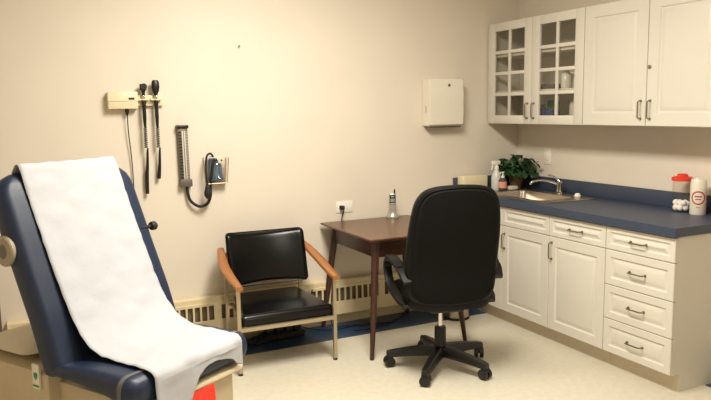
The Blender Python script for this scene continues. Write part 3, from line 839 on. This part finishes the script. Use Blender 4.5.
# support behind the back
obj('back_support', tube(B(), [(0, .55, .42), (0, .66, .65), (0, .76, .9)], .035, sq=True), 'gunmetal', t)
bm = B(); lathe(bm, [(.03, .012), (.06, .01), (.063, .004), (.063, -.006), (.058, -.012), (.02, -.014)], (-.356, .69, 1.0), 28, 'x')
o = obj('hinge_knob', bm, 'greyknob', t)
obj('hinge_recess', lathe(B(), [(.026, -.016), (.03, -.013), (.03, .0)], (-.356, .69, 1.0), 20, 'x'), 'gunmetal', o)
bm = B(); lathe(bm, [(.008, -.05), (.008, .01), (.018, .012), (.021, .018), (.021, .036), (.014, .044)], (.31, .605, 1.005), 18, 'x')
obj('adjust_knob', bm, 'rubber', t)
# red tag
bm = B(); rings = []
for i in range(6):
    z = .44-.028*i; y = -.006-.01*math.sin(i*.8)-.004*i
    rings.append([(-.08, y, z), (.06-.006*i, y, z), (.06-.006*i, y-.003, z), (-.08, y-.003, z)])
obj('red_strap', loops(bm, rings), 'redtag', t)

# pillow with tag behind the backrest
t2 = thing('pillow', 'cream pillow with a white tag lying behind the exam table backrest', 'pillow', (*EX, .485), ER)
def pf(u, v, w):
    th = max(0, (1-abs(u/.29)**3))*max(0, (1-abs(v/.20)**3))
    return (u, .93+v, .04+.72*w*(.12+.88*th**.6))
obj('cushion', pillow(B(), rrect(.54, .38, .06, 8), [(.195, -.054), (.15, -.054), (.1, -.052), (.05, -.045), (.015, -.025), (0, 0), (.015, .025), (.05, .05), (.1, .064), (.15, .07), (.195, .07)], pf), 'pillow', t2)

# exam paper
nx, W = 26, .243
prof = [(.80, 1.245), (.782, 1.29), (.76, 1.322), (.735, 1.334), (.712, 1.29), (.672, 1.19), (.63, 1.092), (.58, .98), (.526, .856), (.48, .764), (.43, .69), (.37, .632), (.31, .605), (.24, .594), (.15, .593), (.07, .593), (.03, .591), (.008, .584), (-.006, .57), (-.010, .55)]
Q = smoothpath([(0, y, z) for y, z in prof], 5)
bm = B(); rows = []
rnd = random.Random(2)
def wr(u, s):
    return .003*math.sin(u*31+s*17)+.0025*math.sin(u*13-s*29+1)+.002*math.sin(s*61+u*9)
L = 0; prev = None
for i, q in enumerate(Q):
    if prev is not None: L += (q-prev).length
    tt = (Q[min(i+1, len(Q)-1)]-Q[max(0, i-1)]).normalized(); nn = Vector((0, tt.z, -tt.y))
    if nn.z < 0 and i < len(Q)-9 and i > 10: nn = -nn
    row = []
    for j in range(nx+1):
        u = -.006-W+2*W*j/nx
        bulge = 0
        if .55 < L < 1.05: bulge = .006*math.sin((L-.55)/.5*PI)*(1+math.sin(u*18+L*9))
        dv = (abs(wr(u, L))+bulge)
        p = Vector((u, q.y, q.z))+(nn*dv if 10 < i else nn*0)
        row.append(bm.verts.new(p))
    rows.append(row); prev = q
# hanging front with a torn edge
def hang(u):
    pts = [(-.25, .30), (-.18, .29), (-.125, .235), (-.09, .165), (-.06, .105), (-.025, .05), (.02, .022), (.08, .018), (.15, .034), (.19, .052), (.205, .08), (.25, .088)]
    for (a, b), (c, d) in zip(pts, pts[1:]):
        if u <= c+1e-9: return b+(d-b)*(u-a)/(c-a)
    return .05
nh = 10
for k in range(1, nh+1):
    row = []
    for j in range(nx+1):
        u = -.006-W+2*W*j/nx; h = hang(u)*k/nh
        row.append(bm.verts.new((u, -.010-.006*math.sin(u*20+1)*min(1, h*8)-.012*min(1, h*5), .55-h)))
    rows.append(row)
for a, b in zip(rows, rows[1:]):
    for j in range(nx): bm.faces.new((a[j], a[j+1], b[j+1], b[j]))
o = obj('exam_paper', bm, 'paper', None, 60)
o.location = (*EX, 0); o.rotation_euler = (0, 0, ER)
sm = o.modifiers.new('thick', 'SOLIDIFY'); sm.thickness = .0012; sm.offset = 1
tag(o, 'white paper sheet draped down the navy exam table, torn at the front edge', 'exam table paper')

# tag with green shield (hangs off the pillow)
def TG(lx, ly, lz): return (lx, ly, lz)
bm = box(B(), -.302, -.2915, .615, .66, -.07, .035, .0002)
tg = bm
o = obj('care_tag', tg, 'tagwhite', t2)
bm = B()
sh = [(0, -.018), (.012, -.004), (.013, .012), (0, .016), (-.013, .012), (-.012, -.004)]
prism(bm, sh, lambda a, b: (-.3022, .6375+a, -.015+b), lambda a, b: (-.3030, .6375+a, -.015+b))
obj('tag_shield', bm, 'green', o, False); bm = B()
box(bm, -.3030, -.3022, .617, .658, -.062, -.053)
obj('tag_stripe', bm, 'green', o, False)

# ------------------------------------------------------------------ lights
def troffer(x, y, label, power, w=.55, l=1.15, col=(1, .95, .85)):
    q = thing('ceiling_light', label, 'ceiling light', (x, y, H))
    bm = B()
    for s in (-1, 1):
        box(bm, -w/2-.03, w/2+.03, s*(l/2+.015)-.015, s*(l/2+.015)+.015, -.03, 0); box(bm, s*(w/2+.015)-.015, s*(w/2+.015)+.015, -l/2, l/2, -.03, 0)
    obj('frame', bm, 'white', q, False)
    ld = bpy.data.lights.new('lamp_tubes', 'AREA'); ld.shape = 'RECTANGLE'; ld.size = w; ld.size_y = l; ld.energy = power; ld.color = col
    lo = bpy.data.objects.new('lamp_tubes', ld); C.objects.link(lo); lo.parent = q; lo.location = (0, 0, -.025)
    return q
troffer(-2.3, -1.85, 'white ceiling light panel nearer the back wall', 90, .6, 1.2)
troffer(-2.3, -3.9, 'white ceiling light panel nearer the camera', 17)
wd = bpy.data.worlds.new('world'); S.world = wd; wd.use_nodes = True
wd.node_tree.nodes['Background'].inputs[0].default_value = (1, .9, .75, 1)
wd.node_tree.nodes['Background'].inputs[1].default_value = .05

# ------------------------------------------------------------------ camera
cam = bpy.data.cameras.new('camera'); co = bpy.data.objects.new('camera', cam); C.objects.link(co)
cam.sensor_width = 36; cam.lens = 692.253*36/711; cam.clip_start = .05
rt = Vector((0.89537134, -0.44507894, -0.01465939)); up = Vector((0.07066, 0.10952, 0.99147)); fw = Vector((0.43967133, 0.88876097, -0.12958803))
up = (up-fw*up.dot(fw)).normalized(); rt = fw.cross(up)
m = Matrix((rt, up, -fw)).transposed().to_4x4(); m.translation = (-3.668845, -4.445918, 1.541283)
co.matrix_world = m
S.camera = co
S.view_settings.view_transform = 'Standard'; S.view_settings.look = 'None'; S.view_settings.gamma = 1
S.view_settings.use_curve_mapping = False
S.view_settings.exposure = .27
